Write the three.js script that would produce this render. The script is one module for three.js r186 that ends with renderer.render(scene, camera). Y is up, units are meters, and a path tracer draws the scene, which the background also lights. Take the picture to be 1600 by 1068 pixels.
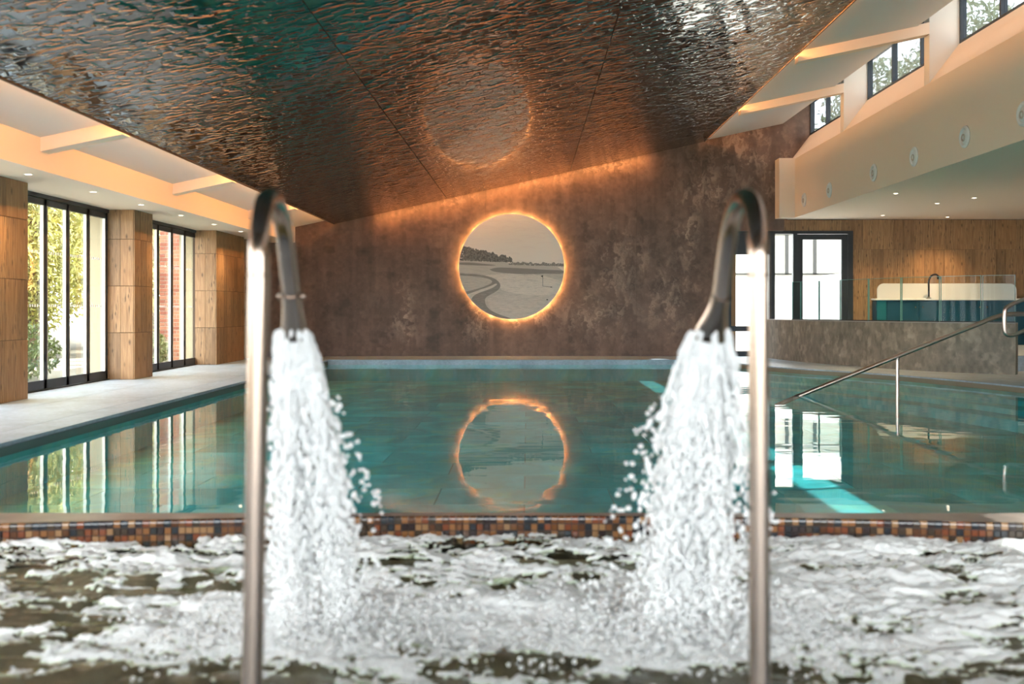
import * as THREE from 'three';
import { mergeGeometries } from 'three/addons/utils/BufferGeometryUtils.js';
import { RoundedBoxGeometry } from 'three/addons/geometries/RoundedBoxGeometry.js';
import { RectAreaLightUniformsLib } from 'three/addons/lights/RectAreaLightUniformsLib.js';

RectAreaLightUniformsLib.init();
// World: metres, y up, pool water surface at y = 0, camera 1 m above it looking along -z.
// Helper Z below always means distance in front of the lens (z = -Z).
const scene = new THREE.Scene();
const camera = new THREE.PerspectiveCamera(2 * Math.atan(534 / 1556) * 180 / Math.PI, 1600 / 1068, 0.05, 400);
camera.position.set(0, 1.0, 0);
camera.lookAt(0, 1.0, -10);
camera.setViewOffset(1600, 1068, -24, 52, 1600, 1068);   // architectural lens shift: verticals stay vertical
camera.focus = 16.5;
camera.userData.fStop = 1.9;
scene.add(camera);

scene.background = new THREE.Color().setRGB(0.92, 0.955, 1.0);
scene.backgroundIntensity = 6.5;
const sun = new THREE.DirectionalLight(new THREE.Color().setRGB(1, 0.93, 0.82), 17);
sun.position.set(5.5 + 33, 4.7 + 48.5, -14 - 9);
sun.target.position.set(5.5, 4.7, -14);
sun.castShadow = true;
Object.assign(sun.shadow.camera, { left: -30, right: 30, top: 30, bottom: -30, near: 1, far: 140 });
sun.shadow.mapSize.set(2048, 2048);
scene.add(sun, sun.target);

const renderer = new THREE.WebGLRenderer({ antialias: true });
renderer.toneMapping = THREE.LinearToneMapping;
renderer.toneMappingExposure = 2.05;
renderer.shadowMap.enabled = true;

// ------------------------------------------------------------------ helpers
function mulberry(a) { return () => { a |= 0; a = a + 0x6D2B79F5 | 0; let t = Math.imul(a ^ a >>> 15, 1 | a); t = t + Math.imul(t ^ t >>> 7, 61 | t) ^ t; return ((t ^ t >>> 14) >>> 0) / 4294967296; }; }
const rnd = mulberry(20240611);
const gauss = () => { let s = 0; for (let i = 0; i < 6; i++) s += rnd(); return (s - 3) / 0.7071; };
const lerp = THREE.MathUtils.lerp, clamp = THREE.MathUtils.clamp, smooth = THREE.MathUtils.smoothstep;
function hash(ix, iy, s) { let h = Math.imul(ix, 374761393) + Math.imul(iy, 668265263) + Math.imul(s, 1442695041) | 0; h = Math.imul(h ^ h >>> 13, 1274126177); return ((h ^ h >>> 16) >>> 0) / 4294967296; }
function noise(x, y, px = 0, py = 0, s = 0) {   // value noise, period px, py when given
  const ix = Math.floor(x), iy = Math.floor(y), fx = x - ix, fy = y - iy;
  const u = fx * fx * fx * (fx * (fx * 6 - 15) + 10), v = fy * fy * fy * (fy * (fy * 6 - 15) + 10);
  const wx = (a) => px ? ((a % px) + px) % px : a, wy = (a) => py ? ((a % py) + py) % py : a;
  const a = hash(wx(ix), wy(iy), s), b = hash(wx(ix + 1), wy(iy), s), c = hash(wx(ix), wy(iy + 1), s), d = hash(wx(ix + 1), wy(iy + 1), s);
  return lerp(lerp(a, b, u), lerp(c, d, u), v);
}
function fbm(x, y, o = 4, px = 0, py = 0, s = 0) { let t = 0, a = 0.5, n = 0; for (let i = 0; i < o; i++) { t += a * noise(x, y, px, py, s + i * 17); n += a; a *= 0.5; x *= 2; y *= 2; px *= 2; py *= 2; } return t / n; }
function colorTexture(w, h, f) {   // f(u, v) -> sRGB 0..255
  const d = new Uint8Array(w * h * 4);
  for (let y = 0; y < h; y++) for (let x = 0; x < w; x++) { const c = f(x / w, y / h), i = (y * w + x) * 4; d[i] = clamp(c[0], 0, 255); d[i + 1] = clamp(c[1], 0, 255); d[i + 2] = clamp(c[2], 0, 255); d[i + 3] = 255; }
  const t = new THREE.DataTexture(d, w, h); t.colorSpace = THREE.SRGBColorSpace; t.magFilter = THREE.LinearFilter; t.wrapS = t.wrapT = THREE.RepeatWrapping; t.needsUpdate = true; return t;
}
function normalTexture(w, h, mw, mh, height) {   // a normal map of a periodic height field (metres) that spans mw x mh metres
  const H = new Float32Array(w * h); for (let y = 0; y < h; y++) for (let x = 0; x < w; x++) H[y * w + x] = height(x / w, y / h);
  const d = new Float32Array(w * h * 4), at = (x, y) => H[((y + h) % h) * w + (x + w) % w];
  for (let y = 0; y < h; y++) for (let x = 0; x < w; x++) {
    const sx = (at(x + 1, y) - at(x - 1, y)) / (2 * mw / w), sy = (at(x, y + 1) - at(x, y - 1)) / (2 * mh / h), l = Math.hypot(sx, sy, 1), i = (y * w + x) * 4;
    d[i] = -sx / l * 0.5 + 0.5; d[i + 1] = -sy / l * 0.5 + 0.5; d[i + 2] = 0.5 / l + 0.5; d[i + 3] = 1;
  }
  const t = new THREE.DataTexture(d, w, h, THREE.RGBAFormat, THREE.FloatType); t.magFilter = THREE.LinearFilter; t.wrapS = t.wrapT = THREE.RepeatWrapping; t.needsUpdate = true; return t;
}
const lin = (r, g, b) => new THREE.Color().setRGB(r, g, b);
function std(o) { return new THREE.MeshStandardMaterial({ roughness: 0.6, ...o }); }
function phys(o) { return new THREE.MeshPhysicalMaterial({ roughness: 0.5, ...o }); }
const used = {};
function numbered(n) { const k = used[n] = (used[n] ?? -1) + 1; return k ? `${n}_${String(k).padStart(3, '0')}` : n; }
function tag(o, label, category, group, kind) { if (label) o.userData.label = label; if (category) o.userData.category = category; if (group) o.userData.group = group; if (kind) o.userData.kind = kind; return o; }
function mesh(name, geo, mat, parent, pos, rotY) {
  const m = new THREE.Mesh(geo, mat); m.name = parent ? name : numbered(name); m.castShadow = m.receiveShadow = true;
  if (pos) m.position.set(...pos); if (rotY) m.rotation.y = rotY; (parent ?? scene).add(m); return m;
}
function thing(name, label, category, pos, group, kind) { const g = new THREE.Group(); g.name = numbered(name); if (pos) g.position.set(...pos); scene.add(g); return tag(g, label, category, group, kind); }
function struct(name, geo, mat, label, category, pos) { return tag(mesh(name, geo, mat, null, pos), label, category, null, 'structure'); }
function uvMetric(g, ou = 0, ov = 0, k = 1) {   // box-projected uv in metres
  g = g.index ? g.toNonIndexed() : g; const p = g.attributes.position, n = g.attributes.normal, uv = new Float32Array(p.count * 2);
  for (let i = 0; i < p.count; i++) {
    const ax = Math.abs(n.getX(i)), ay = Math.abs(n.getY(i)), az = Math.abs(n.getZ(i)), x = p.getX(i), y = p.getY(i), z = p.getZ(i);
    const [u, v] = ay > ax && ay > az ? [x, z] : ax > az ? [z, y] : [x, y]; uv[i * 2] = (u + ou) * k; uv[i * 2 + 1] = (v + ov) * k;
  }
  g.setAttribute('uv', new THREE.BufferAttribute(uv, 2)); return g;
}
const box = (w, h, d, x = 0, y = 0, z = 0) => new THREE.BoxGeometry(w, h, d).translate(x, y, z);
const span = (x0, x1, y0, y1, Z0, Z1) => box(x1 - x0, y1 - y0, Z1 - Z0, (x0 + x1) / 2, (y0 + y1) / 2, -(Z0 + Z1) / 2);
function merge(list) { return mergeGeometries(list.map((g) => { const h = g.index ? g.toNonIndexed() : g; for (const k of Object.keys(h.attributes)) if (!['position', 'normal', 'uv'].includes(k)) h.deleteAttribute(k); return h; })); }
function prism(points, Z0, Z1, bevel = 0) {   // a profile in x, y extruded along Z
  const g = new THREE.ExtrudeGeometry(new THREE.Shape(points.map((p) => new THREE.Vector2(...p))), { depth: Z1 - Z0, bevelEnabled: false });
  return uvMetric(g.translate(0, 0, -Z1));
}
function slab(points, y0, y1, holes = []) {   // a plan in x, Z extruded upwards
  const s = new THREE.Shape(points.map((p) => new THREE.Vector2(...p)));
  for (const h of holes) s.holes.push(new THREE.Path(h.map((p) => new THREE.Vector2(...p))));
  const g = new THREE.ExtrudeGeometry(s, { depth: y1 - y0, bevelEnabled: false }); g.rotateX(-Math.PI / 2); return uvMetric(g.translate(0, y0, 0));
}
function tube(points, r, seg = 60, rad = 20, closed = false) { return new THREE.TubeGeometry(new THREE.CatmullRomCurve3(points.map((p) => new THREE.Vector3(...p)), closed, 'centripetal'), seg, r, rad, closed); }
function polyTube(points, r, rad = 16) { const c = new THREE.CurvePath(); for (let i = 0; i + 1 < points.length; i++) c.add(new THREE.LineCurve3(new THREE.Vector3(...points[i]), new THREE.Vector3(...points[i + 1]))); return new THREE.TubeGeometry(c, points.length * 24, r, rad); }
function areaLight(color, intensity, w, h, pos, target) { const l = new THREE.RectAreaLight(color, intensity, w, h); l.position.set(...pos); l.lookAt(...target); scene.add(l); return l; }

// ------------------------------------------------------------------ materials
const WARM = lin(1, 0.43, 0.13);
const woodTex = [0, 1, 2, 3].map((s) => colorTexture(256, 512, (u, v) => {
  // plank 0.2 m wide, 0.6 m long; a knot bends the grain, dark streaks run with it
  let bend = 0, knot = 0;
  for (let k = 0; k < 2; k++) { const kx = 0.15 + 0.7 * hash(k, s, 5), ky = hash(k, s, 9), dx = (u - kx) * 0.2, dy = (v - ky) * 0.6, r = Math.hypot(dx, dy * 0.4); bend += Math.sign(dx || 1) * 1.3 * Math.exp(-r * 40); knot = Math.max(knot, smooth(1 - r / (0.016 + 0.008 * hash(k, s, 2)), 0, 1) * (k < 1 ? 0.9 : 0.5)); }
  const g = noise((u + 0.05 * fbm(u * 3, v * 2, 2, 3, 2, 40 + s)) * 22 + bend * 2, v * 2, 0, 2, s), f = fbm(u * 64, v * 5, 3, 64, 5, 70 + s), b = fbm(u * 3, v * 2, 3, 3, 2, 90 + s), streak = smooth(fbm(u * 22, v * 2.5 * 2, 3, 22, 5, 130 + s), 0.55, 0.8) * smooth(b, 0.35, 0.75);
  const t = clamp(0.1 + 0.32 * g + 0.4 * f + 0.7 * (b - 0.5), 0, 1), d = (1 - 0.42 * knot) * (1 - 0.34 * streak) * [1, 0.88, 1.05, 0.95][s];
  return [lerp(128, 194, t) * d, lerp(95, 155, t) * d, lerp(63, 112, t) * d];
}));
const M = {
  wood: woodTex.map((t) => { t = t.clone(); t.repeat.set(1 / 0.2, 1 / 0.6); t.needsUpdate = true; return std({ map: t, roughness: 0.55 }); }),
  cream: std({ color: lin(0.36, 0.31, 0.2), roughness: 0.9 }),
  groove: std({ color: lin(0.09, 0.06, 0.04), roughness: 0.9 }),
  paint: std({ color: lin(0.8, 0.76, 0.7), roughness: 0.85 }),
  peach: std({ color: lin(0.88, 0.71, 0.56), roughness: 0.85 }),
  roofPaint: std({ color: lin(0.72, 0.7, 0.68), roughness: 0.85 }),
  frame: std({ color: lin(0.035, 0.042, 0.05), roughness: 0.4, metalness: 0.3 }),
  frameInner: std({ color: lin(0.5, 0.48, 0.42), roughness: 0.4, metalness: 0.4 }),
  glass: phys({ color: lin(0.97, 0.99, 0.98), roughness: 0, transmission: 1, thickness: 0, ior: 1.5 }),
  solarGlass: phys({ color: lin(0.42, 0.45, 0.47), roughness: 0, transmission: 1, thickness: 0, ior: 1.5 }),
  balustrade: phys({ color: lin(0.84, 0.93, 0.9), specularIntensity: 0.12, roughness: 0, transmission: 1, thickness: 0, ior: 1.5 }),
  glassEdge: phys({ color: lin(0.12, 0.3, 0.28), roughness: 0.15 }),
  steel: phys({ color: lin(0.4, 0.305, 0.245), metalness: 1, roughness: 0.2 }),
  rail: phys({ color: lin(0.5, 0.41, 0.36), metalness: 1, roughness: 0.28 }),
  dark: std({ color: lin(0.02, 0.02, 0.022), roughness: 0.35, metalness: 0.5 }),
  white: std({ color: lin(0.82, 0.81, 0.79), roughness: 0.5 }),
  teal: std({ color: lin(0.006, 0.075, 0.125), roughness: 0.45 }),
  foam: phys({ color: lin(0.92, 0.92, 0.91), roughness: 0.45 }),
};
const deckTex = colorTexture(512, 512, (u, v) => { const a = fbm(u * 6, v * 6, 5, 6, 6, 3), b = fbm(u * 48, v * 48, 2, 48, 48, 8), k = 170 + 34 * (a - 0.5) + 26 * (b - 0.5); return [k * 0.87, k * 0.97, k * 1.06]; });
deckTex.repeat.set(1 / 1.5, 1 / 1.5);
M.deck = std({ map: deckTex, roughness: 0.42 });
const stoneTex = [0, 1, 2].map((s) => { const t = colorTexture(256, 256, (u, v) => { const w = fbm(u * 3, v * 3, 3, 3, 3, s * 7), a = fbm(u * 4 + w * 2, v * 2, 4, 4, 2, 50 + s), c = smooth(fbm(u * 8 + w * 3, v * 3, 3, 8, 3, 33 + s), 0.5, 0.75), k = 0.8 + 0.35 * (a - 0.5) + 0.05 * s; return [k * 72 + 46 * c * k, k * 242 + 4 * c, k * 252 - 18 * c]; }); t.repeat.set(1 / 1.2, 1 / 1.2); return t; });
M.poolTile = stoneTex.map((t) => std({ map: t, roughness: 0.6 }));
M.grout = std({ color: lin(0.06, 0.2, 0.19), roughness: 0.8 });

// back wall: bronze plaster with worn pale clouds, vertical drags of the trowel and two faint panel joints
const wallClouds = [[0.86, 0.78, 0.07, 0.16], [0.93, 0.66, 0.05, 0.1], [0.81, 0.63, 0.05, 0.08], [0.66, 0.36, 0.05, 0.14], [0.62, 0.2, 0.06, 0.09], [0.5, 0.2, 0.06, 0.06], [0.74, 0.26, 0.05, 0.12], [0.3, 0.17, 0.02, 0.1], [0.31, 0.6, 0.1, 0.035], [0.44, 0.67, 0.12, 0.03], [0.6, 0.72, 0.1, 0.04], [0.77, 0.5, 0.02, 0.2], [0.42, 0.17, 0.03, 0.08]];
const wallTex = colorTexture(2048, 1024, (u, v) => {
  const a = fbm(u * 10, v * 5, 5, 0, 0, 1), drag = fbm(u * 90, v * 6, 3, 0, 0, 21), f = fbm(u * 160, v * 80, 3, 0, 0, 31), soft = fbm(u * 5 + 3, v * 3, 3, 0, 0, 77);
  let c = 0; for (const [cu, cv, ru, rv] of wallClouds) c = Math.max(c, Math.exp(-(((u - cu) / ru) ** 2 + ((v - cv) / rv) ** 2)));
  const grain = fbm(u * 120 + 3 * f, v * 30 + 3 * drag, 5, 0, 0, 45), pale = smooth(grain + 0.12 * c - 0.04, 0.4, 0.82) * (0.1 + 0.8 * c), deep = smooth(fbm(u * 40, v * 24, 4, 0, 0, 63), 0.56, 0.76);
  let k = 0.86 + 0.4 * (a - 0.5) + 0.26 * (drag - 0.5) + 0.2 * (f - 0.5) - 0.12 * deep;
  for (const j of [0.435, 0.685]) k *= 1 - 0.1 * smooth(1 - Math.abs(u - j) / 0.0012, 0, 1);
  const t = clamp(soft * 1.4 - 0.2, 0, 1);
  return [lerp(116, 128, t) * k + 58 * pale, lerp(88, 102, t) * k + 54 * pale, lerp(71, 88, t) * k + 49 * pale];
});
M.bronze = std({ map: wallTex, roughness: 0.5, metalness: 0.15 });

// ------------------------------------------------------------------ the shell
const ZW = 19.3, ZR = -3;                                    // back wall, rear wall
const roofY = (x) => 3.534 + 0.2117 * x, panelY = (x) => 3.436 + 0.222 * x;
// deck with one opening for pool and spa
const poolEdge = [[-3.6, 2.4], [-3.6, 17.9], [2.9, 17.9], [3.25, 17.72], [3.55, 17.1], [3.9, 16.1], [4.25, 15.45], [4.64, 14.96], [5.2, 14.0], [5.62, 13.0], [5.92, 12.0], [6.15, 11.0], [6.3, 9.8], [6.3, 2.4]];
const deckPlan = [[-5.95, ZR - 0.3], [-5.95, 21], [11.3, 21], [11.3, ZR - 0.3]];
const floor = struct('floor', slab(deckPlan, -1.2, 0.07, [poolEdge]), M.deck, 'pale grey stone deck round the pool', 'floor');
{ // stone slabs of the left and back deck: thin slabs proud of the bed, fine open joints
  const g = {}, lay = (x0, x1, Z0, Z1) => { const w = x1 - x0 - 0.004, d = Z1 - Z0 - 0.004, key = w.toFixed(3) + d.toFixed(3), v = Math.floor(rnd() * 3); g[key + v] ??= uvMetric(new RoundedBoxGeometry(w, 0.014, d, 1, 0.002), v * 0.37, v * 0.61); mesh('slab', g[key + v], M.deck, floor, [(x0 + x1) / 2, 0.077, -(Z0 + Z1) / 2]); };
  for (let i = 0; i < 12; i++) { const Z0 = 4.2 + i * 1.2, Z1 = Math.min(Z0 + 1.2, 18.2); lay(-3.9, -3.58, Z0, Z1); }
  for (let i = 0; i < 12; i++) for (let j = 0; j < 2; j++) lay(-5.4 + j * 0.75, -4.65 + j * 0.75, 4.2 + i * 1.2, 5.4 + i * 1.2);
  for (let i = 0; i < 8; i++) { lay(-3.58 + i * 0.8, -2.78 + i * 0.8, 17.88, 18.2); lay(-3.9 + i * 0.9, -3.0 + i * 0.9, 18.2, 19.28); }
}
// pool lining: floor tiles on a bed, wall lining, waterline strip
const D = -0.3;
struct('pool_floor', span(-3.62, 6.32, D - 0.06, D - 0.012, 4.8, 17.95), M.grout, 'teal stone tiled floor of the swimming pool', 'pool');
{ const pf = scene.children[scene.children.length - 1], gs = [0, 1, 2].map((v) => uvMetric(box(1.192, 0.014, 0.592), v * 0.4, v * 0.23));
  for (let j = 0; j < 22; j++) for (let i = 0; i < 9; i++) { const x = -3.02 + i * 1.2 - (j % 2) * 0.6, Z = 5.1 + j * 0.6, k = Math.floor(rnd() * 3); if (x > 6.2 || x < -3.7) continue; mesh('tile', gs[k], M.poolTile[Math.floor(rnd() * 3)], pf, [x, D - 0.006, -Z]); } }
{ const wallPts = poolEdge.slice(1), list = [], strip = [], dark = [];
  const ring = [[-3.6, 4.8], ...wallPts.slice(0, -1), [6.3, 4.8]];
  for (let i = 0; i + 1 < ring.length; i++) {
    const [x0, Z0] = ring[i], [x1, Z1] = ring[i + 1], l = Math.hypot(x1 - x0, Z1 - Z0), a = Math.atan2(Z1 - Z0, x1 - x0);
    const put = (h, y, t) => new THREE.BoxGeometry(l + 0.004, h, t).rotateY(a).translate((x0 + x1) / 2, y, -(Z0 + Z1) / 2);
    list.push(uvMetric(put(0.29, -0.155, 0.02))); (i > 1 ? strip : i ? [] : dark).push(uvMetric(put(0.062, 0.02, 0.03)));
  }
  struct('pool_wall', merge(list), M.poolTile[1], 'teal stone lining of the pool sides', 'pool');
  struct('trim_2', merge(dark), std({ color: lin(0.07, 0.12, 0.12), roughness: 0.5 }), 'dark teal tile strip below the left deck edge', 'trim');
  struct('trim_1', merge(strip), std({ color: lin(0.2, 0.16, 0.11), roughness: 0.5 }), 'narrow bronze mosaic strip along the curved right pool edge', 'trim'); }
{ // curved steps along the right side under the handrail
  const off = (k) => poolEdge.slice(4, -1).map(([x, Z]) => [x - k * 0.34, Z - k * 0.14]);
  for (let k = 1; k <= 3; k++) { const a = off(0).map(([x, Z]) => [x + 0.05, Z + 0.05]), b = off(k).reverse(); struct('pool_step', slab([...a, ...b], D, -0.06 * k, []), M.poolTile[k % 3], ['curved top stone step under water below the handrail', 'curved middle stone step under water below the handrail', 'curved lowest stone step under water below the handrail'][k - 1], 'step'); } }
// still pool water: one sheet with slow low swell
const swell = normalTexture(512, 512, 4, 4, (u, v) => 0.03 * (fbm(u * 6, v * 10, 3, 6, 10, 5) - 0.5) + 0.012 * (noise(u * 20, v * 44, 20, 44, 12) - 0.5));
swell.repeat.set(1 / 4, 1 / 4);
M.water = phys({ color: lin(0.9, 0.985, 0.975), roughness: 0.012, transmission: 1, thickness: 0, ior: 1.333, normalMap: swell, normalScale: new THREE.Vector2(0.035, 0.035) });
{ const plan = [[-3.6, 4.85], ...poolEdge.slice(1, -1), [6.3, 4.85]]; const g = new THREE.ShapeGeometry(new THREE.Shape(plan.map((p) => new THREE.Vector2(...p)))).rotateX(-Math.PI / 2); tag(mesh('pool_water', g, M.water), 'calm teal water of the swimming pool mirroring the round picture', 'water', null, 'stuff'); }

// back wall with its opening for the glazed doors on the right
struct('wall_back', (() => { const g = prism([[-5.9, -0.2], [3.9, -0.2], [3.9, 2.51], [4.98, 2.51], [4.98, 2.75], [5.56, 2.75], [5.56, 5.35], [-5.9, 5.35]], ZW, ZW + 0.14); const uv = g.attributes.uv; for (let i = 0; i < uv.count; i++) uv.setXY(i, (uv.getX(i) + 5.9) / 11.7, (uv.getY(i) + 0.2) / 5.6); return g; })(), M.bronze, 'brown bronze plaster wall behind the pool', 'wall');
// rear wall behind the camera, with a wide glazed opening
struct('wall_rear', merge([span(-5.95, -4.2, -0.2, 6, ZR - 0.3, ZR), span(7.0, 11.3, -0.2, 6, ZR - 0.3, ZR), span(-4.2, 7.0, 2.5, 6, ZR - 0.3, ZR)]), M.paint, 'white wall behind the viewer with a wide opening', 'wall');
struct('wall_right', span(11, 11.3, -0.2, 4.2, ZR, 21), M.paint, 'white wall at the far right of the terrace', 'wall');
// roof, splayed up to the clerestory on the right
struct('ceiling', prism([[-4.62, roofY(-4.62)], [4.95, roofY(4.95)], [5.5, 5.03], [5.62, 5.03], [5.62, 5.5], [-4.62, 2.95]], ZR, ZW), M.roofPaint, 'white sloping roof soffit above the mirror panels', 'ceiling');
struct('bulkhead', prism([[-4.5, 2.28], [-4.5, roofY(-4.5) + 0.01], [-4.62, 2.95], [-5.95, 2.95], [-5.95, 2.28]], ZR, ZW), M.peach, 'peach lit bulkhead above the left windows', 'bulkhead');
struct('bulkhead', prism([[5.1, 2.735], [11, 2.735], [11, 4.25], [5.6, 4.25], [5.57, 4.35], [5.47, 4.35], [5.1, 3.86]], ZR, ZW + 0.05), M.peach, 'tall peach bulkhead with round air nozzles over the terrace', 'bulkhead');
struct('bulkhead', span(4.8, 5.1, 2.735, 3.87, ZW - 0.32, ZW), M.peach, 'short boxed end of the right bulkhead against the bronze wall', 'bulkhead');
struct('ceiling', span(5.1, 11, 2.75, 2.95, ZW, 21), M.paint, 'strip of terrace ceiling behind the bulkhead end', 'ceiling');
const beamZ = [-1.1, 2.34, 5.77, 9.2, 12.63, 16.05];
beamZ.forEach((Z, i) => {
  const where = ['behind the viewer', 'above the spa', 'over the near end of the pool', 'nearest in view', 'second in view', 'farthest in view'][i];
  struct('beam', prism([[-4.5, roofY(-4.5) - 0.13], [-3.74, roofY(-3.74) - 0.13], [-3.74, roofY(-3.74)], [-4.5, roofY(-4.5)]], Z, Z + 0.17), M.peach, `short roof beam on the left side, ${where}`, 'beam');
  struct('beam', prism([[3.44, roofY(3.44) - 0.13], [5.1, roofY(5.1) - 0.13], [5.1, roofY(4.95) + 0.05], [3.44, roofY(3.44)]], Z, Z + 0.17), M.peach, `short roof beam on the right side, ${where}`, 'beam');
  struct('fin', prism([[5.1, 3.86], [5.5, 4.37], [5.5, 5.03], [5.1, 4.71]], Z, Z + 0.17), M.paint, `white fin wall between clerestory windows, ${where}`, 'wall');
});
// clerestory glazing
{ const bays = [[ZR, -1.1], ...beamZ.slice(0, 5).map((Z, i) => [Z + 0.17, beamZ[i + 1]]), [beamZ[5] + 0.17, ZW]];
  bays.forEach(([Z0, Z1], b) => {
    const w = thing(`window_${b + 1}`, ['high window behind the viewer', 'high window just behind the viewer', 'high window above the spa', 'high window over the near pool', 'high window at the top right corner', 'middle high window between two fins', 'far high window beside the bronze wall'][b], 'window', null, null, 'structure');
    mesh('window_frame', merge([span(5.48, 5.56, 4.35, 4.39, Z0, Z1), span(5.48, 5.56, 4.99, 5.03, Z0, Z1), span(5.48, 5.56, 4.39, 4.99, Z0, Z0 + 0.03), span(5.48, 5.56, 4.39, 4.99, Z1 - 0.03, Z1)]), M.frame, w);
    const n = Math.max(1, Math.round((Z1 - Z0) / 1.1)), s = (Z1 - Z0) / n;
    for (let i = 1; i < n; i++) mesh('mullion', span(5.48, 5.56, 4.39, 4.99, Z0 + i * s - 0.02, Z0 + i * s + 0.02), M.frame, w);
    for (let i = 0; i < n; i++) mesh('pane', span(5.519, 5.521, 4.39, 4.99, Z0 + i * s + 0.02, Z0 + (i + 1) * s - 0.02), M.solarGlass, w);
  }); }
// rear glazing behind the camera
{ const w = thing('window_8', 'wide glazed opening behind the viewer', 'window', null, null, 'structure');
  const g = []; for (let i = 0; i <= 8; i++) g.push(span(-4.2 + i * 1.4 - 0.03, -4.2 + i * 1.4 + 0.03, 0.07, 2.5, ZR - 0.2, ZR - 0.12)); mesh('window_frame', merge(g), M.frame, w);
  for (let i = 0; i < 8; i++) mesh('pane', span(-4.17 + i * 1.4, -2.83 + i * 1.4, 0.07, 2.5, ZR - 0.17, ZR - 0.168), M.glass, w); }

// ------------------------------------------------------------------ rippled mirror panels under the roof
{ const ripple = normalTexture(768, 768, 1.2, 1.2, (u, v) => {
    const wx = 0.05 * (noise(u * 8, v * 8, 8, 8, 91) - 0.5), wy = 0.05 * (noise(u * 8, v * 8, 8, 8, 92) - 0.5);
    const n = noise((u + wx) * 15, (v + wy) * 21, 15, 21, 3), m = noise((u - wy) * 23, (v + wx) * 33, 23, 33, 6);
    return 0.0064 * smooth(n, 0.48, 0.97) + 0.0034 * smooth(m, 0.54, 0.97) + 0.001 * noise(u * 6, v * 7, 6, 7, 4);
  });
  ripple.repeat.set(1 / 1.2, 1 / 1.2);
  const mat = phys({ color: lin(0.15, 0.158, 0.155), metalness: 1, roughness: 0.04, normalMap: ripple, normalScale: new THREE.Vector2(1.35, 1.35) });
  const root = thing('mirror_ceiling', 'dark rippled mirror steel ceiling sloping over the pool', 'ceiling', null, null, 'structure');
  const xs = [-3.68, -1.53, 0.81, 3.38], p = 1.205;
  const ang = Math.atan(0.222), backing = [];
  for (let r = 0; r < 15; r++) {
    const Z1 = ZW - 0.28 - r * p, Z0 = Z1 - p + 0.007;
    for (let c = 0; c < 3; c++) {
      const x0 = xs[c] + 0.004, x1 = xs[c + 1] - 0.004, l = (x1 - x0) / Math.cos(ang), v = (r * 3 + c) % 3;
      const g = uvMetric(box(l, 0.006, Z1 - Z0), 0.31 * v + c * 0.17, 0.43 * v + 0.05 * r);
      const m = mesh('panel', g, mat, root, [(x0 + x1) / 2, panelY((x0 + x1) / 2) + 0.003, -(Z0 + Z1) / 2]); m.rotation.z = ang;
    }
  }
  const back = prism([[-3.66, panelY(-3.66) + 0.008], [3.36, panelY(3.36) + 0.008], [3.36, panelY(3.36) + 0.03], [-3.66, panelY(-3.66) + 0.03]], ZR + 0.3, ZW - 0.3);
  mesh('backing_board', back, std({ color: lin(0.03, 0.025, 0.02), roughness: 0.8 }), root);
  const edge = std({ color: lin(0.16, 0.1, 0.06), roughness: 0.4, metalness: 0.8 });
  for (const [a, b] of [[-3.695, -3.68], [3.38, 3.395]]) mesh('edge_trim', prism([[a, panelY(a) - 0.012], [b, panelY(b) - 0.012], [b, panelY(b) + 0.03], [a, panelY(a) + 0.03]], ZR + 0.3, ZW - 0.28), edge, root);
}
// cove strips: behind the last panels against the wall, and on top of both panel edges
{ const glow = (k) => std({ color: lin(0.8, 0.6, 0.4), emissive: WARM, emissiveIntensity: k });
  const x0 = -3.0, x1 = 2.3, xm = (x0 + x1) / 2, ang = Math.atan(0.222), L = (x1 - x0) / Math.cos(ang);
  const s = tag(mesh('cove_light', new RoundedBoxGeometry(L, 0.012, 0.03, 2, 0.004), glow(6), null, [xm, panelY(xm) + 0.075, -(ZW - 0.2)]), 'warm light strip hidden above the mirror ceiling along the bronze wall', 'light'); s.rotation.z = ang;
  const l = new THREE.RectAreaLight(WARM, 55, L, 0.03); l.position.set(xm, panelY(xm) + 0.064, -(ZW - 0.2)); l.rotation.set(-Math.PI / 2, 0, 0); l.rotation.order = 'ZYX'; l.rotation.z = ang; scene.add(l);
  for (const [x, sgn, k, label] of [[-3.63, -1, 31, 'warm light strip hidden on the left edge of the mirror ceiling'], [3.33, 1, 58, 'warm light strip hidden on the right edge of the mirror ceiling']]) {
    const y = panelY(x) + 0.062, Z0 = ZR + 0.6, Z1 = ZW - 0.3;
    tag(mesh('cove_light', new RoundedBoxGeometry(0.012, 0.02, Z1 - Z0, 2, 0.004), glow(2), null, [x, y, -(Z0 + Z1) / 2]), label, 'light');
    areaLight(WARM, k, Z1 - Z0, 0.03, [x + sgn * 0.012, y, -(Z0 + Z1) / 2], [x + sgn * 3, y + (sgn < 0 ? -0.5 : -1.2), -(Z0 + Z1) / 2]);
  } }

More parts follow.
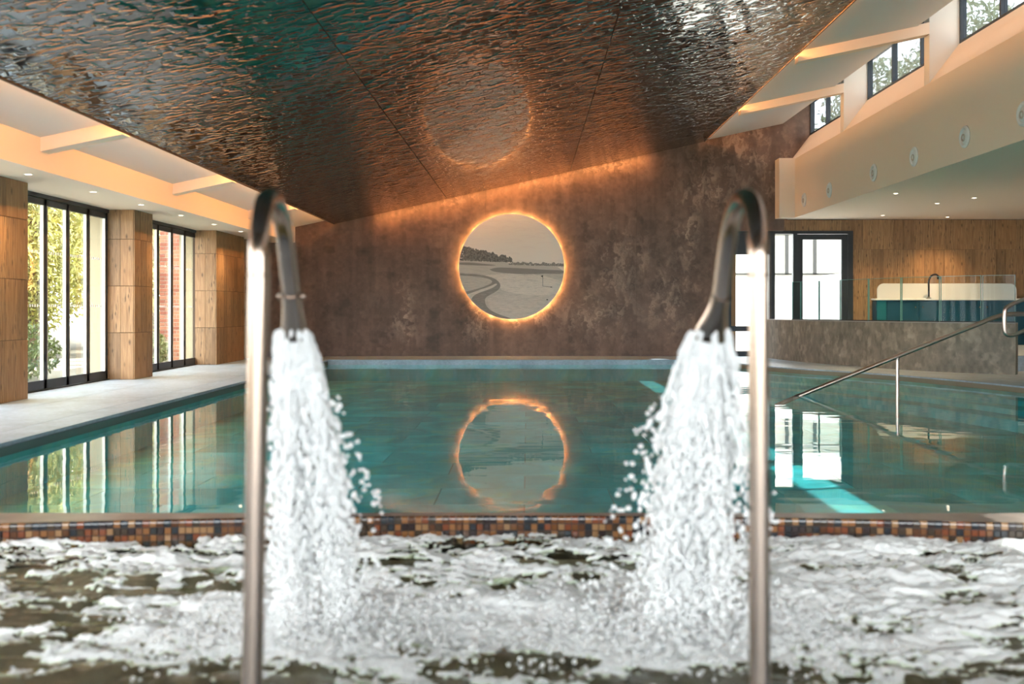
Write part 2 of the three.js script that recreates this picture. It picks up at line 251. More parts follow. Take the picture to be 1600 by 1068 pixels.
// ------------------------------------------------------------------ left side: wood-clad piers and folding glass doors
const plankGeo = {};
function plank(parent, w, h, at, turn) { const v = Math.floor(rnd() * 5), key = `${w.toFixed(3)}_${h.toFixed(3)}_${v}`; plankGeo[key] ??= uvMetric(new RoundedBoxGeometry(w, h, 0.014, 1, 0.0015), 0.1 + (v % 2) * 0.04, v * 0.113); mesh('plank', plankGeo[key], M.wood[Math.floor(rnd() * 4)], parent, at, turn); }
function clad(parent, w, y0, y1, frame) {   // frame(s) -> [x, z, turn] for the distance s along the face
  const n = Math.max(1, Math.round(w / 0.2)), s = w / n;
  for (let y = y0; y < y1 - 0.02; y += 0.605) { const h = Math.min(0.602, y1 - y); for (let i = 0; i < n; i++) { const [x, z, t] = frame((i + 0.5) * s); plank(parent, s - 0.003, h - 0.003, [x, y + h / 2, z], t); } }
}
const winX = -5.43, pierX = -5.08, headY = 2.28;
const piers = [[-1.0, -0.2], [2.75, 3.38], [6.13, 6.75], [9.5, 10.13], [12.88, 13.5], [16.27, 17.85], [18.35, ZW]];
piers.forEach(([Z0, Z1], i) => {
  const p = thing('pier', ['wood clad pier behind the viewer', 'wood clad pier beside the spa', 'wood clad pier at the near end of the pool', 'wood clad pier at the left edge of the picture', 'slim wood clad pier between the two folding glass doors', 'broad wood clad pier right of the far glass door', 'wood clad end pier beside the bronze wall'][i], 'pier', null, null, 'structure');
  mesh('core', span(winX - 0.04, pierX - 0.012, 0.07, headY, Z0 + 0.012, Z1), M.groove, p); mesh('outer_render', span(winX - 0.27, winX - 0.041, 0.0, 2.5, Z0 + 0.03, Z1 - 0.03), M.cream, p);
  const W = Z1 - Z0; clad(p, W, 0.085, headY, (s) => [pierX - 0.007, -(Z0 + s), Math.PI / 2]);
  clad(p, pierX - winX - 0.015, 0.085, headY, (s) => [winX + s, -(Z0 + 0.005), 0]);
});
// outer wall between and above the openings
struct('wall_left', merge([span(-5.95, winX - 0.4, -0.2, 2.4, ZR, ZR + 2), span(-5.95, winX - 0.4, -0.2, 2.4, 17.85, 18.4)]), M.groove, 'dark outer wall behind the wood clad piers', 'wall');
function foldingDoor(n, Z0, Z1, leaves, label) {
  const w = thing(`window_${n}`, label, 'glass door', null, null, 'structure'), y0 = 0.085, y1 = headY, s = (Z1 - Z0) / leaves;
  mesh('outer_frame', merge([span(winX - 0.07, winX + 0.02, y1 - 0.045, y1, Z0, Z1), span(winX - 0.07, winX + 0.02, 0.07, 0.095, Z0, Z1), span(winX - 0.07, winX + 0.02, y0, y1, Z0, Z0 + 0.03), span(winX - 0.07, winX + 0.02, y0, y1, Z1 - 0.03, Z1)]), M.frame, w);
  for (let i = 0; i < leaves; i++) {
    const a = Z0 + i * s + 0.004, b = Z0 + (i + 1) * s - 0.004;
    const leaf = mesh('leaf_frame', merge([span(winX - 0.038, winX + 0.002, 0.1, y1 - 0.05, a, a + 0.032), span(winX - 0.038, winX + 0.002, 0.1, y1 - 0.05, b - 0.032, b), span(winX - 0.038, winX + 0.002, 0.1, 0.2, a, b), span(winX - 0.038, winX + 0.002, y1 - 0.12, y1 - 0.05, a, b)]), M.frame, w);
    mesh('glazing_bead', merge([span(winX - 0.034, winX + 0.001, 0.2, y1 - 0.12, a + 0.032, a + 0.05), span(winX - 0.034, winX + 0.001, 0.2, y1 - 0.12, b - 0.05, b - 0.032)]), M.frameInner, leaf);
    mesh('pane', span(winX - 0.031, winX - 0.029, 0.2, y1 - 0.12, a + 0.034, b - 0.034), M.glass, leaf);
    const dots = []; for (const y of [1.02, 1.62]) for (let k = 0; k < 7; k++) dots.push(span(winX - 0.029, winX - 0.027, y, y + 0.03, a + 0.08 + k * 0.055, a + 0.1 + k * 0.055));
    mesh('marking_dots', merge(dots), M.white, leaf);
    mesh('hinge', merge([0.4, 1.2, 2.0].map((y) => span(winX + 0.002, winX + 0.012, y, y + 0.09, b - 0.016, b + 0.012))), M.frame, leaf);
  }
  mesh('handle', merge([span(winX + 0.005, winX + 0.05, 1.08, 1.11, Z1 - 0.055, Z1 - 0.03), span(winX + 0.04, winX + 0.055, 1.08, 1.11, Z1 - 0.17, Z1 - 0.03), span(winX + 0.005, winX + 0.02, 1.0, 1.18, Z1 - 0.06, Z1 - 0.025)]), M.dark, w);
}
foldingDoor(9, -0.2, 2.75, 5, 'folding glass door beside the spa, out of view');
foldingDoor(10, 3.38, 6.13, 5, 'folding glass door beside the near end of the pool');
foldingDoor(11, 6.75, 9.5, 5, 'folding glass door hidden behind the pier at the picture edge');
foldingDoor(12, 10.13, 13.4, 6, 'near folding glass door in view with the garden behind');
foldingDoor(13, 13.5, 16.92, 6, 'far folding glass door in view with the brick pier behind');
foldingDoor(14, 17.85, 18.35, 1, 'narrow glass leaf between the last two wood clad piers');

// ------------------------------------------------------------------ downlights
function downlight(x, y, Z, label, group, power) {
  const d = thing('downlight', label, 'light', [x, y, -Z], group);
  mesh('bezel', new THREE.LatheGeometry([[0.03, 0], [0.045, 0], [0.043, -0.006], [0.032, -0.004]].map((p) => new THREE.Vector2(...p)), 24), M.white, d);
  mesh('lens', new THREE.CylinderGeometry(0.03, 0.03, 0.003, 20).translate(0, -0.002, 0), std({ color: lin(0.9, 0.8, 0.7), emissive: lin(1, 0.82, 0.6), emissiveIntensity: 7 }), d);
  const s = new THREE.SpotLight(lin(1, 0.64, 0.33), power, 0, 0.95, 1, 2); s.position.set(x, y - 0.012, -Z); s.target.position.set(x, y - 3, -Z); s.castShadow = true; s.shadow.radius = 1.5; scene.add(s, s.target);
}
[5.4, 6.75, 8.1, 9.48, 10.9, 12.25, 13.65, 15.1, 16.5].forEach((Z, i) => downlight(-4.75, 2.28, Z, ['first', 'second', 'third', 'fourth', 'fifth', 'sixth', 'seventh', 'eighth', 'ninth'][i] + ' small ceiling spotlight along the left bulkhead, counted from the spa', 'spotlights above the left deck', 4));
[[5.55, 15.0], [6.75, 16.4], [7.0, 15.6], [6.6, 18.5], [7.95, 18.85]].forEach(([x, Z], i) => downlight(x + 0.0, 2.735, Z, ['round ceiling spotlight nearest the bulkhead edge', 'round ceiling spotlight in front of the teal cabinet', 'round ceiling spotlight farthest right on the terrace', 'round ceiling spotlight left of the tap', 'round ceiling spotlight closest to the wood wall'][i], 'spotlights above the terrace', 9));

// air nozzles on the right bulkhead
[18.33, 16.8, 14.65, 13.12, 11.6, 10.23].forEach((Z, i) => {
  const n = thing('air_nozzle', ['round white air nozzle on the peach bulkhead, ' + ['farthest, beside the bronze wall', 'second from the bronze wall', 'third from the bronze wall', 'fourth from the bronze wall', 'fifth from the bronze wall', 'cut by the right picture edge'][i]][0], 'vent', [5.1, 3.0, -Z], 'air nozzles on the right bulkhead');
  const r = new THREE.LatheGeometry([[0.09, 0], [0.13, 0], [0.128, 0.012], [0.105, 0.028], [0.092, 0.02], [0.085, -0.0]].map((p) => new THREE.Vector2(...p)), 40).rotateZ(Math.PI / 2); mesh('ring', r, M.white, n);
  mesh('nozzle_ball', new THREE.SphereGeometry(0.083, 24, 12, 0, Math.PI * 2, 0, Math.PI / 2).scale(1, 0.3, 1).rotateZ(Math.PI / 2), M.white, n);
  mesh('nozzle_mouth', new THREE.TorusGeometry(0.035, 0.01, 8, 24).rotateY(Math.PI / 2).translate(-0.024, -0.01, 0), std({ color: lin(0.55, 0.47, 0.4) }), n);
});

// ------------------------------------------------------------------ round picture with halo
{ const R = 1.017, cv = document.createElement('canvas'); cv.width = cv.height = 1024; const c = cv.getContext('2d'), pr = mulberry(7);
  const X = (x) => (x - 197) / 826 * 1024, Y = (y) => (y - 130) / 826 * 1024;
  const col = (k, a = 1) => `rgba(${Math.round(255 - (255 - k) * 0.86)},${Math.round((255 - (255 - k) * 0.86) * 0.94)},${Math.round((255 - (255 - k) * 0.86) * 0.88)},${a})`;
  const path = (pts) => { c.beginPath(); c.moveTo(X(pts[0][0]), Y(pts[0][1])); for (let i = 1; i + 1 < pts.length; i++) { const mx = (pts[i][0] + pts[i + 1][0]) / 2, my = (pts[i][1] + pts[i + 1][1]) / 2; c.quadraticCurveTo(X(pts[i][0]), Y(pts[i][1]), X(mx), Y(my)); } const e = pts[pts.length - 1]; c.lineTo(X(e[0]), Y(e[1])); };
  c.fillStyle = col(246); c.fillRect(0, 0, 1024, 1024);
  for (let i = 0; i < 260; i++) { const x = pr() * 1024, y = pr() * pr() * 470, w = 40 + pr() * 160; c.strokeStyle = col(pr() < 0.6 ? 214 : 250, 0.1); c.lineWidth = 2 + pr() * 9; c.beginPath(); c.moveTo(x, y); c.quadraticCurveTo(x + w / 2, y - 12 - pr() * 24, x + w, y - 6 + pr() * 14); c.stroke(); }
  c.fillStyle = col(196); path([[150, 488], [300, 480], [420, 492], [560, 508], [640, 530], [760, 532], [1060, 535], [1060, 1000], [150, 1000]]); c.fill();
  for (let i = 0; i < 900; i++) { const x = 190 + pr() * 840, y = 490 + pr() * 120, l = 20 + pr() * 70; c.strokeStyle = col(pr() < 0.5 ? 150 : 226, 0.22); c.lineWidth = 1.5; c.beginPath(); c.moveTo(X(x), Y(y)); c.quadraticCurveTo(X(x + l / 2), Y(y + 4), X(x + l), Y(y + 5 + l * 0.06)); c.stroke(); }
  c.fillStyle = col(128); path([[190, 512], [260, 508], [380, 520], [520, 534], [380, 536], [230, 530], [190, 526]]); c.fill();
  for (let i = 0; i < 2600; i++) { const t = pr(), x = 190 + t * 420, top = lerp(352, 482, t ** 0.8) + 26 * (noise(x * 0.045, 3) - 0.5) + 16 * (noise(x * 0.13, 7) - 0.5), b = lerp(492, 506, t), y = top + (b - top) * pr(); c.fillStyle = col(62 + pr() * 70, 0.8); c.beginPath(); c.arc(X(x), Y(y), 3 + pr() * 6, 0, 7); c.fill(); }
  for (let i = 0; i < 900; i++) { const t = pr(), x = 590 + t * 430, top = 512 + 20 * (noise(x * 0.05, 9) - 0.5) + t * 8, y = lerp(top, lerp(528, 540, t), pr()); c.fillStyle = col(90 + pr() * 60, 0.75); c.beginPath(); c.arc(X(x), Y(y), 2 + pr() * 3, 0, 7); c.fill(); }
  c.fillStyle = col(132); path([[436, 566], [480, 548], [600, 552], [760, 560], [900, 570], [1030, 572], [1030, 602], [880, 598], [720, 604], [560, 594], [470, 584], [436, 566]]); c.fill();
  c.fillStyle = col(222); path([[560, 600], [700, 604], [860, 610], [940, 640], [1030, 664], [1030, 760], [940, 760], [820, 772], [660, 760], [520, 730], [520, 690], [430, 630], [380, 610], [560, 600]]); c.fill();
  c.fillStyle = col(206); path([[420, 800], [520, 740], [700, 768], [860, 770], [1000, 745], [1030, 1000], [560, 1000], [440, 880], [420, 800]]); c.fill();
  c.fillStyle = col(128); path([[185, 596], [300, 598], [400, 612], [490, 640], [530, 690], [500, 735], [420, 775], [396, 800], [410, 860], [480, 910], [640, 960], [560, 1000], [380, 960], [270, 840], [185, 740], [185, 596]]); c.fill();
  c.fillStyle = col(192); path([[190, 612], [330, 618], [440, 640], [466, 668], [400, 700], [270, 738], [200, 744], [190, 700], [190, 612]]); c.fill();
  c.fillStyle = col(212); path([[240, 770], [330, 735], [440, 700], [490, 672], [500, 686], [440, 722], [340, 752], [290, 790], [300, 850], [240, 790], [240, 770]]); c.fill();
  for (let i = 0; i < 5200; i++) { const x = 190 + pr() * 840, y = 590 + pr() * 370; c.strokeStyle = col(pr() < 0.55 ? 90 : 250, 0.2); c.lineWidth = 1.2; c.beginPath(); const l = 8 + pr() * 46; c.moveTo(X(x), Y(y)); c.quadraticCurveTo(X(x + l / 2), Y(y + 5 * (pr() - 0.5)), X(x + l), Y(y + 7 * (pr() - 0.5))); c.stroke(); }
  c.strokeStyle = col(60); c.lineWidth = 4; c.beginPath(); c.moveTo(X(855), Y(612)); c.lineTo(X(855), Y(697)); c.stroke(); c.lineWidth = 3; c.beginPath(); c.moveTo(X(855), Y(697)); c.lineTo(X(925), Y(704)); c.stroke();
  c.fillStyle = col(50); c.beginPath(); c.moveTo(X(857), Y(610)); c.lineTo(X(838), Y(618)); c.lineTo(X(857), Y(630)); c.fill(); c.beginPath(); c.ellipse(X(922), Y(704), 10, 4, 0, 0, 7); c.fill(); c.beginPath(); c.ellipse(X(890), Y(803), 9, 6, 0, 0, 7); c.fill();
  const tex = new THREE.CanvasTexture(cv); tex.colorSpace = THREE.SRGBColorSpace;
  const art = thing('round_picture', 'round picture of a golf landscape with a glowing rim on the bronze wall', 'picture', [-0.304, 1.812, -ZW]);
  const disc = new THREE.CylinderGeometry(R, R, 0.03, 128).rotateX(Math.PI / 2).translate(0, 0, 0.075); mesh('disc', disc, M.white, art);
  const face = new THREE.CircleGeometry(R - 0.004, 128).translate(0, 0, 0.0915); mesh('printed_face', face, std({ map: tex, roughness: 0.6 }), art);
  mesh('bracket', new THREE.CylinderGeometry(R - 0.12, R - 0.12, 0.06, 64).rotateX(Math.PI / 2).translate(0, 0, 0.03), M.dark, art);
  mesh('light_ring', new THREE.TorusGeometry(R - 0.05, 0.014, 10, 120).translate(0, 0, 0.035), std({ color: lin(0.9, 0.7, 0.5), emissive: lin(1, 0.55, 0.2), emissiveIntensity: 34 }), art);
  for (let i = 0; i < 16; i++) { const a = i / 16 * Math.PI * 2, l = new THREE.PointLight(lin(1, 0.52, 0.2), 0.05); l.position.set(-0.304 + Math.cos(a) * (R - 0.02), 1.812 + Math.sin(a) * (R - 0.02), -ZW + 0.035); l.shadow.radius = 0.7; l.castShadow = true; scene.add(l); }
}

// ------------------------------------------------------------------ terrace on the right
const lowCurve = new THREE.CatmullRomCurve3([[4.66, 19.25], [4.72, 18.6], [4.9, 17.7], [5.15, 16.9], [5.5, 16.1], [5.85, 15.3], [6.35, 14.6], [6.97, 14.15]].map(([x, Z]) => new THREE.Vector3(x, 0, -Z)), false, 'centripetal');
function curveWall(t0, t1, y0, y1, thick, seg, inset = 0) {   // a wall that follows the curve; its outer face lies on it
  const pos = [], idx = [], P = new THREE.Vector3(), T = new THREE.Vector3();
  for (let i = 0; i <= seg; i++) { const t = lerp(t0, t1, i / seg); lowCurve.getPointAt(t, P); lowCurve.getTangentAt(t, T); const nx = -T.z, nz = T.x; for (const [o, y] of [[inset, y0], [inset, y1], [inset + thick, y1], [inset + thick, y0]]) pos.push([P.x + nx * o, y, P.z + nz * o]); }
  const tri = [], quad = (a, b, c, d) => tri.push(pos[a], pos[b], pos[c], pos[a], pos[c], pos[d]);
  for (let i = 0; i < seg; i++) for (let k = 0; k < 4; k++) { const a = i * 4 + k, b = i * 4 + (k + 1) % 4; quad(a, a + 4, b + 4, b); }
  quad(0, 1, 2, 3); const e = seg * 4; quad(e + 3, e + 2, e + 1, e);
  const g = new THREE.BufferGeometry(); g.setAttribute('position', new THREE.BufferAttribute(new Float32Array(tri.flat()), 3)); g.computeVertexNormals(); return uvMetric(g);
}
{ const st = colorTexture(1024, 512, (u, v) => { const a = fbm(u * 8, v * 6, 4, 8, 6, 14), d = fbm(u * 60, v * 14, 4, 60, 14, 24), p = smooth(fbm(u * 30 + a, v * 10, 4, 30, 10, 34), 0.55, 0.72), k = 122 + 40 * (a - 0.5) + 46 * (d - 0.5) + 22 * p; return [k, k * 0.94, k * 0.84]; }); st.repeat.set(1 / 3, 1 / 1.5);
  const w = thing('low_wall', 'curved grey brushed plaster low wall below the glass balustrade', 'wall', null, null, 'structure');
  mesh('wall_body', curveWall(0, 1, 0.07, 0.79, 0.16, 60), std({ map: st, roughness: 0.65 }), w);
  const base = std({ map: st, color: lin(0.55, 0.54, 0.5), roughness: 0.6 });
  for (let i = 0; i < 16; i++) mesh('skirting_tile', curveWall(i / 16 + 0.0006, (i + 1) / 16 - 0.0006, 0.07, 0.2, 0.02, 4, -0.016), base, w);
  mesh('cap', curveWall(0, 1, 0.79, 0.803, 0.17, 60, -0.005), std({ color: lin(0.3, 0.29, 0.27), roughness: 0.5 }), w);
  const cut = [0.231, 0.282, 0.38, 0.474, 0.587, 0.708, 0.822, 0.921, 0.998];
  for (let i = 0; i + 1 < cut.length; i++) {
    const gl = thing('balustrade_panel', ['narrow end panel of the glass balustrade beside the glazed door', 'second glass balustrade panel from the glazed door', 'third glass balustrade panel from the glazed door', 'fourth glass balustrade panel, left of the teal cabinet', 'glass balustrade panel before the left end of the teal cabinet', 'glass balustrade panel before the tap', 'glass balustrade panel right of the tap', 'last glass balustrade panel beside the handrail'][i], 'glass panel', null, 'glass balustrade panels on the low wall');
    const a = cut[i] + 0.0015, b = cut[i + 1] - 0.0015;
    const one = (() => { const pos = [], P = new THREE.Vector3(), T = new THREE.Vector3(), seg = 8; const pt = (t, y) => { lowCurve.getPointAt(t, P); lowCurve.getTangentAt(t, T); return [P.x - T.z * 0.08, y, P.z + T.x * 0.08]; }; for (let k = 0; k < seg; k++) { const A = pt(lerp(a, b, k / seg), 0.803), B = pt(lerp(a, b, (k + 1) / seg), 0.803), C = pt(lerp(a, b, (k + 1) / seg), 1.478), E = pt(lerp(a, b, k / seg), 1.478); pos.push(A, B, C, A, C, E); } const g = new THREE.BufferGeometry(); g.setAttribute('position', new THREE.BufferAttribute(new Float32Array(pos.flat()), 3)); g.computeVertexNormals(); return uvMetric(g); })();
    mesh('glass_sheet', one, M.balustrade, gl);
    mesh('polished_edge', merge([curveWall(a, a + 0.0012, 0.803, 1.478, 0.014, 1, 0.073), curveWall(b - 0.0012, b, 0.803, 1.478, 0.014, 1, 0.073), curveWall(a, b, 1.474, 1.48, 0.014, 8, 0.073)]), M.glassEdge, gl);
    mesh('channel', curveWall(a, b, 0.803, 0.818, 0.03, 8, 0.065), M.dark, gl);
  } }
struct('terrace_floor', slab([[4.95, 19.4], [5.05, 18.0], [5.45, 16.9], [6.1, 15.7], [6.6, 14.85], [11, 14.6], [11, 19.4]], 0.07, 0.3), M.deck, 'raised stone floor of the terrace behind the low wall', 'floor');
{ // wood wall at the back of the terrace
  const w = thing('wall_terrace', 'warm wood plank wall behind the teal cabinet', 'wall', null, null, 'structure'), Zf = 19.5;
  mesh('core', merge([span(6.36, 11, 0.0, 2.76, Zf + 0.012, Zf + 0.3), span(5.0, 6.36, 2.52, 2.76, Zf + 0.014, Zf + 0.3)]), M.groove, w);
  for (let r = 0; r < 3; r++) { const y0 = [0.31, 1.235, 2.16][r], h = [0.925, 0.925, 0.58][r]; for (let i = 0; i < 23; i++) plank(w, 0.197, h - 0.003, [6.47 + i * 0.2, y0 + h / 2, -Zf], 0); }
  for (let i = 0; i < 6; i++) plank(w, 0.225, 0.21, [5.13 + i * 0.228, 2.63, -Zf], 0);
}
{ // glazed doors beside the wall
  const Zd = 19.48, d = thing('door_1', 'dark framed glazed door with a bright sidelight beside the wood wall', 'door', null, null, 'structure');
  mesh('door_frame', merge([span(4.72, 6.36, 2.46, 2.52, Zd - 0.04, Zd + 0.06), span(4.72, 4.83, 0.07, 2.46, Zd - 0.06, Zd + 0.06), span(5.19, 5.27, 0.07, 2.46, Zd - 0.04, Zd + 0.06), span(6.26, 6.36, 0.07, 2.46, Zd - 0.04, Zd + 0.06)]), M.frame, d);
  mesh('sidelight_pane', span(4.83, 5.19, 0.07, 2.46, Zd, Zd + 0.002), M.glass, d);
  const leaf = mesh('door_leaf', merge([span(5.275, 5.38, 0.1, 2.45, Zd - 0.025, Zd + 0.025), span(6.14, 6.255, 0.1, 2.45, Zd - 0.025, Zd + 0.025), span(5.38, 6.14, 2.35, 2.45, Zd - 0.025, Zd + 0.025), span(5.38, 6.14, 0.1, 0.28, Zd - 0.025, Zd + 0.025)]), M.frame, d);
  mesh('door_pane', span(5.38, 6.14, 0.28, 2.35, Zd, Zd + 0.002), M.glass, leaf);
  const d2 = thing('door_2', 'glazed door between the bronze wall and the dark post', 'door', null, null, 'structure');
  mesh('door_frame', merge([span(3.9, 4.72, 2.06, 2.52, Zd - 0.04, Zd + 0.04), span(3.9, 3.98, 0.07, 2.06, Zd - 0.04, Zd + 0.04), span(3.98, 4.72, 0.56, 0.66, Zd - 0.03, Zd + 0.03), span(3.98, 4.72, 0.07, 0.17, Zd - 0.03, Zd + 0.03)]), M.frame, d2);
  mesh('door_edge', span(3.98, 4.07, 0.17, 2.06, Zd - 0.02, Zd + 0.02), M.wood[0], d2);
  mesh('door_pane', span(4.07, 4.72, 0.17, 2.06, Zd, Zd + 0.002), M.glass, d2);
}
{ // vanity cabinet with worktop, splashback, tap
  const cab = thing('cabinet', 'dark teal cabinet with white worktop against the wood wall', 'cabinet', [6.74, 0.3, -19.22]);
  mesh('body', box(4.2, 0.86, 0.22, 2.1, 0.43, -0.125), M.teal, cab);
  for (let i = 0; i < 6; i++) { const dr = mesh('door', new RoundedBoxGeometry(0.6, 0.83, 0.02, 2, 0.004), M.teal, cab, [0.5 + i * 0.62, 0.43, 0.0]); mesh('knob', new THREE.CylinderGeometry(0.014, 0.01, 0.03, 14).rotateX(Math.PI / 2), M.steel, dr, [i % 2 ? -0.24 : 0.24, 0.3, 0.02]); }
  mesh('end_panel', box(0.17, 0.86, 0.02, 0.095, 0.43, 0.002), std({ color: lin(0.012, 0.16, 0.2), roughness: 0.4 }), cab);
  mesh('worktop', new RoundedBoxGeometry(4.3, 0.035, 0.27, 2, 0.006), M.white, cab, [2.12, 0.88, -0.1]);
  const s = new THREE.Shape(), L = 2.72, H = 0.29, r = 0.13; s.moveTo(0, 0); s.lineTo(L, 0); s.lineTo(L, H - r); s.absarc(L - r, H - r, r, 0, Math.PI / 2); s.lineTo(r, H); s.absarc(r, H - r, r, Math.PI / 2, Math.PI); s.lineTo(0, 0);
  mesh('splashback', new THREE.ExtrudeGeometry(s, { depth: 0.02, bevelEnabled: true, bevelSize: 0.003, bevelThickness: 0.003, bevelSegments: 1 }).translate(0.1, 0.9, -0.262), M.white, cab);
  const tap = thing('tap', 'black gooseneck tap on the white worktop', 'tap', [7.78, 1.199, -19.3]);
  mesh('tap_base', new THREE.LatheGeometry([[0.0, 0], [0.05, 0], [0.05, 0.01], [0.022, 0.016], [0.02, 0.05], [0, 0.05]].map((p) => new THREE.Vector2(...p)), 20), M.dark, tap);
  mesh('tap_neck', tube([[0, 0.02, 0], [0, 0.2, 0], [0.005, 0.36, 0], [0.06, 0.45, 0.02], [0.13, 0.46, 0.04], [0.17, 0.42, 0.05]], 0.018, 40, 12), M.dark, tap);
  mesh('tap_spout', new THREE.CylinderGeometry(0.03, 0.034, 0.06, 16), M.dark, tap, [0.172, 0.4, 0.05]);
}
// handrails
{ const Z = 11.45, h = thing('handrail', 'stainless handrail sloping down into the pool with one post', 'handrail', [0, 0, 0]);
  mesh('rail', tube([[2.85, -0.12, -Z], [3.13, 0, -Z], [4.2, 0.43, -Z], [5.2, 0.83, -Z], [5.36, 0.895, -Z], [5.5, 0.93, -Z], [5.75, 0.94, -Z], [6.8, 0.94, -Z]], 0.026, 120, 16), M.rail, h);
  mesh('post', new THREE.CylinderGeometry(0.02, 0.02, 0.7, 16).translate(4.255, 0.1, -Z), M.rail, h);
  mesh('post', new THREE.CylinderGeometry(0.02, 0.02, 0.88, 16).translate(6.6, 0.5, -Z), M.rail, h);
  mesh('post_collar', new THREE.CylinderGeometry(0.027, 0.024, 0.03, 16).translate(4.255, 0.425, -Z), M.rail, h);
  const Y = 10.9, k = thing('handrail', 'stainless rail with a squared return loop at the right picture edge', 'handrail', [0, 0, 0]);
  mesh('rail', tube([[6.3, 1.42, -Y], [5.75, 1.21, -Y], [5.3, 1.045, -Y], [5.235, 1.0, -Y], [5.225, 0.94, -Y], [5.225, 0.78, -Y], [5.24, 0.725, -Y], [5.3, 0.71, -Y], [5.6, 0.83, -Y], [6.3, 1.1, -Y]], 0.022, 140, 16), M.rail, k);
  mesh('post', new THREE.CylinderGeometry(0.02, 0.02, 1.36, 16).translate(6.3, 0.74, -Y), M.rail, k); }

// ------------------------------------------------------------------ spa in the foreground
const arcZ = (x) => 4.77 - (x + 0.03) ** 2 / 34, spaY = -0.088;
{ const front = [], N = 40; for (let i = 0; i <= N; i++) { const x = lerp(-3.6, 6.3, i / N); front.push([x, Math.max(4.2, arcZ(x))]); }
  struct('weir', slab([[-3.6, 4.86], ...front, [6.3, 4.86]].reverse(), -1.0, 0.004), (() => { const t = colorTexture(256, 256, (u, v) => { const k = 150 + 70 * (fbm(u * 8, v * 8, 5, 8, 8, 4) - 0.5); return [k * 1.05, k * 0.95, k * 0.88]; }); return std({ map: t, roughness: 0.3 }); })(), 'pinkish stone weir between pool and spa', 'coping');
  const tilesRoot = thing('mosaic_edge', 'copper and dark mosaic tiled edge between spa and pool', 'tiles', null, null, 'structure');
  const palette = [[0.26, 0.1, 0.035], [0.4, 0.17, 0.06], [0.16, 0.06, 0.025], [0.05, 0.03, 0.03], [0.03, 0.035, 0.045], [0.48, 0.26, 0.12], [0.3, 0.08, 0.03], [0.08, 0.05, 0.03]].map((c) => phys({ color: lin(...c.map((q) => q * 0.7)), roughness: 0.22, clearcoat: 0.6 }));
  const p = 0.0325, bull = (() => { const s = new THREE.Shape(); s.moveTo(-0.03, 0.004); s.lineTo(-0.014, 0.006); s.quadraticCurveTo(0, 0.006, 0, -0.01); s.lineTo(0, -0.026); s.lineTo(-0.03, -0.026); s.lineTo(-0.03, 0.004); return new THREE.ExtrudeGeometry(s, { depth: 0.0295, bevelEnabled: false, curveSegments: 4 }).translate(0, 0, -0.0148).rotateY(-Math.PI / 2); })();
  const flat = new RoundedBoxGeometry(0.0295, 0.0295, 0.012, 1, 0.003), rest = [], m4 = new THREE.Matrix4();
  for (let r = 0; r < 4; r++) for (let i = -76; i <= 76; i++) {
    const x = i * p + (r % 2) * 0.0, Z = arcZ(x), turn = Math.atan((x + 0.03) / 17), mat = palette[Math.floor(rnd() * palette.length)];
    const pos = r ? [x, -0.026 - 0.0325 * (r - 0.5) - 0.001, -Z + 0.006] : [x, 0.003, -Z + 0.014];
    if (r < 1 || (r === 1 && i > -74 && i < 74)) mesh('tile', r ? flat : bull, mat, tilesRoot, pos, -turn);
    else rest.push([pos, turn, mat]);
  }
  const by = new Map(); for (const t of rest) { if (!by.has(t[2])) by.set(t[2], []); by.get(t[2]).push(t); }
  const all = [], mats = []; for (const [mt, list] of by) { all.push(merge(list.map(([pos, turn]) => flat.clone().rotateY(-turn).translate(...pos)))); mats.push(mt); }
  const joined = mergeGeometries(all, true), m = mesh('lower_tiles', joined, mats, tilesRoot); m.userData.kind = 'stuff';
  mesh('grout', (() => { const pts = []; for (let i = 0; i <= 40; i++) { const x = lerp(-2.6, 2.6, i / 40); pts.push([x, arcZ(x) - 0.001]); } for (let i = 40; i >= 0; i--) { const x = lerp(-2.6, 2.6, i / 40); pts.push([x, arcZ(x) + 0.03]); } return slab(pts.reverse(), -0.2, -0.004); })(), std({ color: lin(0.05, 0.035, 0.03), roughness: 0.8 }), tilesRoot);
  struct('spa_floor', span(-3.6, 6.3, -1.1, -1.0, 2.35, 4.8), (() => { const t = colorTexture(256, 256, (u, v) => { const k = fbm(u * 20, v * 20, 3, 20, 20, 6); return [136 + 100 * k, 126 + 86 * k, 66 + 56 * k]; }); return std({ map: t, roughness: 0.6 }); })(), 'olive mosaic floor of the spa under the bubbling water', 'spa');
}
